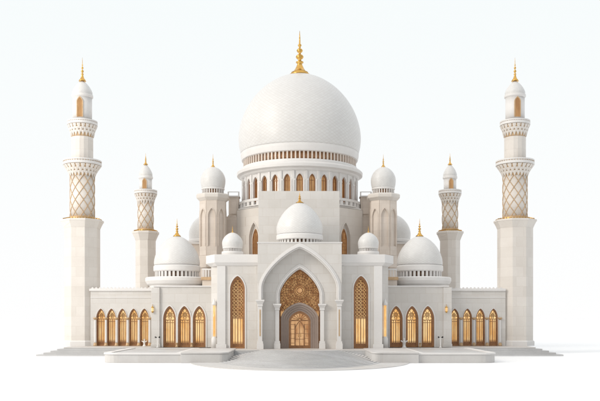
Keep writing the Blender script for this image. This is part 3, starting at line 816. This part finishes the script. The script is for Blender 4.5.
def minaret(px, Y, big, label, group):
    s = sc(Y); cx0 = X(px, Y)
    root = empty('minaret', (cx0, Y, 0), label, 'minaret', group)
    cx = cy = 0
    z = lambda py: Z(py, Y)
    if big:
        A = dict(base=(16.7, 224), cap=(20.2, 226, 219.5), lat=(11.8, 219.5, 177), b2=(11.2, 18.9, 178.5, 166, 161), mid=(10.6, 161, 138), b1=(10.2, 14.8, 138, 126, 121.5),
                 lan=(9.4, 121, 98), dome=(9.9, 95, 81), tip=57.5, win=(2.3, 119, 100))
    else:
        A = dict(base=(9.7, 236), cap=(13.0, 238, 231), lat=(7.6, 231, 202), b2=(7.2, 11.4, 205, 194.5, 190.5), mid=None, b1=None,
                 lan=(6.2, 190.5, 179), dome=(6.8, 175, 164.5), tip=153, win=(1.5, 189.5, 180))
    R = A['base'][0] * s / cos(pi / 8) * .97
    MB().lathe([(R, 0), (R, z(A['base'][1]))], 8, smooth=False, rot=pi / 8).build('base_shaft', M['minaret'], root, bevel=.03)
    pl = MB().lathe([(R + .15, 0), (R + .15, .5), (R + .02, .6)], 8, smooth=False, rot=pi / 8).build('plinth', M['trim'], root)
    rc, y0, y1 = A['cap']
    rc = rc * s / cos(pi / 8) * .97
    c = MB().lathe([(R, z(y0 + 3)), (R + (rc - R) * .35, z(y0)), (R + (rc - R) * .85, z(y0 - (y0 - y1) * .55)), (rc, z(y0 - (y0 - y1) * .6)), (rc, z(y1 + .9)), (rc - .2, z(y1 + .6))], 8, smooth=False, rot=pi / 8).build('base_cap', M['minaret'], root, bevel=.02)
    ce = MB(); nn = 40
    for k in range(nn):
        st = len(ce.v); rr = (rc - .25) * cos(pi / 8); a = 2 * pi * k / nn
        loc = rr / cos(((a + pi / 8) % (pi / 4)) - pi / 8)
        ce.box(-.07, .07, -loc - .05, -loc + .07, z(y1 + .7), z(y1 - .5)); ce.rotz(a, st)
    ce.build('gold_cresting', M['gold'], c)
    # lattice shaft
    r, y0, y1 = A['lat']; r *= s
    l = MB().lathe([(r, z(y0)), (r, z(y1))], 48).build('lattice_shaft', M['minaret'], root)
    rib = MB(); n = 9 if big else 7; turns = .62
    for k in range(n):
        for sg in (-1, 1):
            pts = []
            for i in range(29):
                t = i / 28; a = 2 * pi * k / n + sg * 2 * pi * turns * t * (.62 if big else .6)
                rr = r + .02; pts.append((rr * sin(a), -rr * cos(a), z(y0) + (z(y1) - z(y0)) * t))
            rib.tube(pts, .042 if big else .042, 5)
    rib.build('lattice_ribs', M['palegold'], l)
    MB().lathe([(r + .12, z(y0)), (r + .12, z(y0) + .22), (r + .02, z(y0) + .3)], 48, smooth=False).build('lattice_foot', M['palegold'], l)
    def balcony(q, n):
        r0, r1, ya, yb, yc = q
        core = MB(); pet = MB()
        flare(core, pet, 0, 0, r0 * s, z(ya), r1 * s * .93, z(yb), n)
        b = core.build('balcony', M['palegold'], root)
        pet.build('petals', M['minaret'], b)
        w = MB().lathe([(r1 * s * .9, z(yb)), (r1 * s, z(yb) + .04), (r1 * s, z(yb) + .3), (r1 * s * .96, z(yb) + .32), (r1 * s * .96, z(yc) - .16), (r1 * s * 1.0, z(yc) - .14), (r1 * s * 1.0, z(yc)), (r1 * s * .88, z(yc)), (r1 * s * .88, z(yb) + .1)], 48, smooth=False)
        w.build('parapet', M['trim'], b)
        p = MB()
        for k in range(n * 2):
            st = len(p.v); p.box(-.035, .035, -r1 * s * .985, -r1 * s * .955, z(yb) + .32, z(yc) - .16); p.rotz(pi * k / n, st)
        p.build('parapet_posts', M['palegold'], b)
    balcony(A['b2'], 22 if big else 18)
    if big:
        r, y0, y1 = A['mid']; r *= s
        MB().lathe([(r, z(y0 + 3)), (r, z(y1))], 16, smooth=False).build('upper_shaft', M['minaret'], root)
        balcony(A['b1'], 20)
    r, y0, y1 = A['lan']; r *= s
    lan = MB().lathe([(r, z(y0 + 2.5)), (r, z(y1))], 40).build('lantern', M['trim'], root)
    w, wa, wb = A['win']; w *= s
    zb, zt = z(wa), z(wb)
    n = 2
    for k in range(n):
        mbf = MB(); mbf.strip(arch(w, zb, zt - w * 1.6, w * 1.6), arch(w + .1, zb, zt - w * 1.6, w * 1.6 + .13), -r - .06, -r + .18)
        mbf.rotz(k * 2 * pi / n); f = mbf.build('lantern_window', M['palegold'], root)
        mp = MB().plate(arch(w + .003, zb, zt - w * 1.6, w * 1.6), [], -r - .025, -r + .12)
        mp.rotz(k * 2 * pi / n); mp.build('pane', M['glow_soft'], f)
    rd_, yw, yt = A['dome']; rd_ *= s
    MB().lathe([(r, z(y1) - .05), (rd_ * 1.06, z(y1) + .06), (rd_ * 1.06, z(y1) + .28), (rd_, z(y1) + .33)], 48, smooth=False).build('lantern_cornice', M['trim'], root)
    zc0 = z(y1) + .3
    prof = dome_profile(rd_, zc0, z(yt), rd_ * .97, zc0 + (z(yt) - zc0) * .15, tip=1.4)
    cd = MB().lathe(prof, 48, uv=True).build('dome', M['dome_small'], root)
    finial(cd, 0, 0, z(yt) - .05, z(A['tip']), (3.6 if big else 2.4) * s)
    return root
m1 = minaret(82.4, 10.5, True, 'tall outer minaret with two balconies at the far left end of the terrace', 'tall outer minarets')
m2 = copy_tree(m1, loc=(X(515, 10.5), 10.5, 0)); m2['label'] = 'tall outer minaret with two balconies at the far right end of the terrace'
m3 = minaret(145.7, 24, False, 'shorter rear minaret with one balcony behind the left wing', 'shorter rear minarets')
m4 = copy_tree(m3, loc=(X(450, 24), 24, 0)); m4['label'] = 'shorter rear minaret with one balcony behind the right wing'

# ================================================================== small things
def lantern(px, label):
    Y = YP - .35; x = X(px, Y)
    r = empty('wall_lantern', (x, Y, Z(312, Y)), label, 'lantern', 'gold wall lanterns')
    MB().lathe([(.03, -.12), (.14, 0), (.16, .05), (.16, .1)], 8, smooth=False).lathe([(.17, .55), (.19, .6), (.08, .74), (.03, .8), (.02, .95)], 8, smooth=False).build('cap', M['gold'], r)
    MB().lathe([(.13, .1), (.15, .55)], 8, smooth=False).build('glass', M['glow'], r)
    MB().tube([(0, 0, .9), (0, .06, 1.0), (0, .13, 1.0)], .025, 6).build('bracket', M['gold'], r)
    r.scale = (.8, 1, .8)
lantern(152.5, 'gold lantern on the corner pier beside the left wing windows')
lantern(446.5, 'gold lantern on the corner pier beside the right wing windows')
def ornament(px, Y, h, label):
    x = X(px, Y)
    r = empty('garden_ornament', (x, Y, 0), label, 'ornament')
    k = h / .95
    MB().lathe([(.22 * k, 0), (.22 * k, .08 * k), (.13 * k, .14 * k), (.11 * k, .42 * k), (.17 * k, .47 * k), (.17 * k, .5 * k)], 16).build('pedestal', M['white'], r)
    b = MB().lathe([(.1 * k, .5 * k), (.14 * k, .58 * k), (.10 * k, .68 * k), (.07 * k, .8 * k), (.09 * k, .88 * k), (.02, .97 * k)], 14)
    for s in (-1, 1):
        b.tube([(0, 0, .56 * k), (s * .14 * k, 0, .58 * k), (s * .26 * k, 0, .64 * k), (s * .33 * k, 0, .72 * k)], .055 * k, 8)
    b.build('figure', M['white'], r)
ornament(404.2, 3.6, 1.0, 'small white stone ornament with two raised arms between the right pavilion windows')
ornament(144.3, 7.9, .8, 'tiny white stone ornament before the wing window nearest the left pavilion')
def spotlight(px, Y, label, group):
    x = X(px, Y)
    r = empty('spotlight_post', (x, Y, 0), label, 'spotlight', group)
    MB().lathe([(.13, 0), (.13, .06), (.05, .1), (.045, .95)], 12).build('post', M['white'], r)
    MB().box(-.22, .22, -.05, .05, .93, .99).build('crossbar', M['white'], r, bevel=.01)
    for s in (-1, 1):
        mb = MB().lathe([(.05, -.12), (.085, -.1), (.085, .08), (.06, .1)], 12); o = mb.build('lamp_head', M['black'], r)
        o.rotation_euler = (radians(70), 0, s * .3); o.location = (s * .2, 0, 1.08)
G = 'white spotlight posts by the corner piers'
spotlight(157.5, 4.2, 'white post with two black spotlights before the corner of the left pavilion', G)
spotlight(440.5, 4.2, 'white post with two black spotlights before the corner of the right pavilion', G)

# ================================================================== light, world, camera
w = bpy.data.worlds.new('World'); S.world = w; w.use_nodes = True
nt = w.node_tree; bg = nt.nodes['Background']
tc = nt.nodes.new('ShaderNodeTexCoord'); sp = nt.nodes.new('ShaderNodeSeparateXYZ'); nt.links.new(tc.outputs['Generated'], sp.inputs[0])
# white cyclorama ahead (+Y), unseen rear of the world dimmed to shape the light; cooler to the right and up
fy = ramp(nt, sp.outputs[1], -.45, .35)
c = mixcol(nt, ramp(nt, sp.outputs[0], -.6, .7), (.60, .56, .52), (.38, .42, .45))
front = mixcol(nt, ramp(nt, sp.outputs[2], .0, .35), (1.0, 1.0, 1.0), (.935, .975, .98))
c = mixcol(nt, fy, c, front)
c = mixcol(nt, ramp(nt, sp.outputs[2], .42, .9), c, (1.2, 1.21, 1.23))     # world raised overhead, out of view, to whiten floor and dome tops
nt.links.new(c, bg.inputs[0]); bg.inputs[1].default_value = 1.0

def area(name, loc, target, size, power, col):
    l = bpy.data.lights.new(name, 'AREA'); l.shape = 'SQUARE'; l.size = size; l.energy = power; l.color = col
    o = bpy.data.objects.new(name, l); COL.objects.link(o); o.location = loc
    import mathutils
    d = mathutils.Vector(target) - mathutils.Vector(loc); o.rotation_euler = d.to_track_quat('-Z', 'Y').to_euler()
    return o
area('key_softbox', (-58, -30, 34), (-12, 8, 8), 16, 17000, (1.0, .94, .86))
import mathutils
sl = bpy.data.lights.new('sun', 'SUN'); sl.energy = .95; sl.angle = radians(22); sl.color = (1.0, .95, .88)
so = bpy.data.objects.new('sun', sl); COL.objects.link(so)
so.rotation_euler = mathutils.Vector((.78, .42, -.62)).to_track_quat('-Z', 'Y').to_euler()

cam = bpy.data.cameras.new('camera'); co = bpy.data.objects.new('camera', cam); COL.objects.link(co)
co.location = (0, -DCAM, CZ); co.rotation_euler = (pi / 2, 0, 0)
cam.sensor_width = 36; cam.lens = 36 * FPX / 600; cam.clip_end = 6000; cam.clip_start = .5
cam.shift_y = (HOR - 200.5) / 600; cam.shift_x = (300 - CX) / 600
S.camera = co
S.render.resolution_x = 1024; S.render.resolution_y = 684
S.view_settings.view_transform = 'Standard'; S.view_settings.look = 'None'; S.view_settings.exposure = 0; S.view_settings.gamma = 1
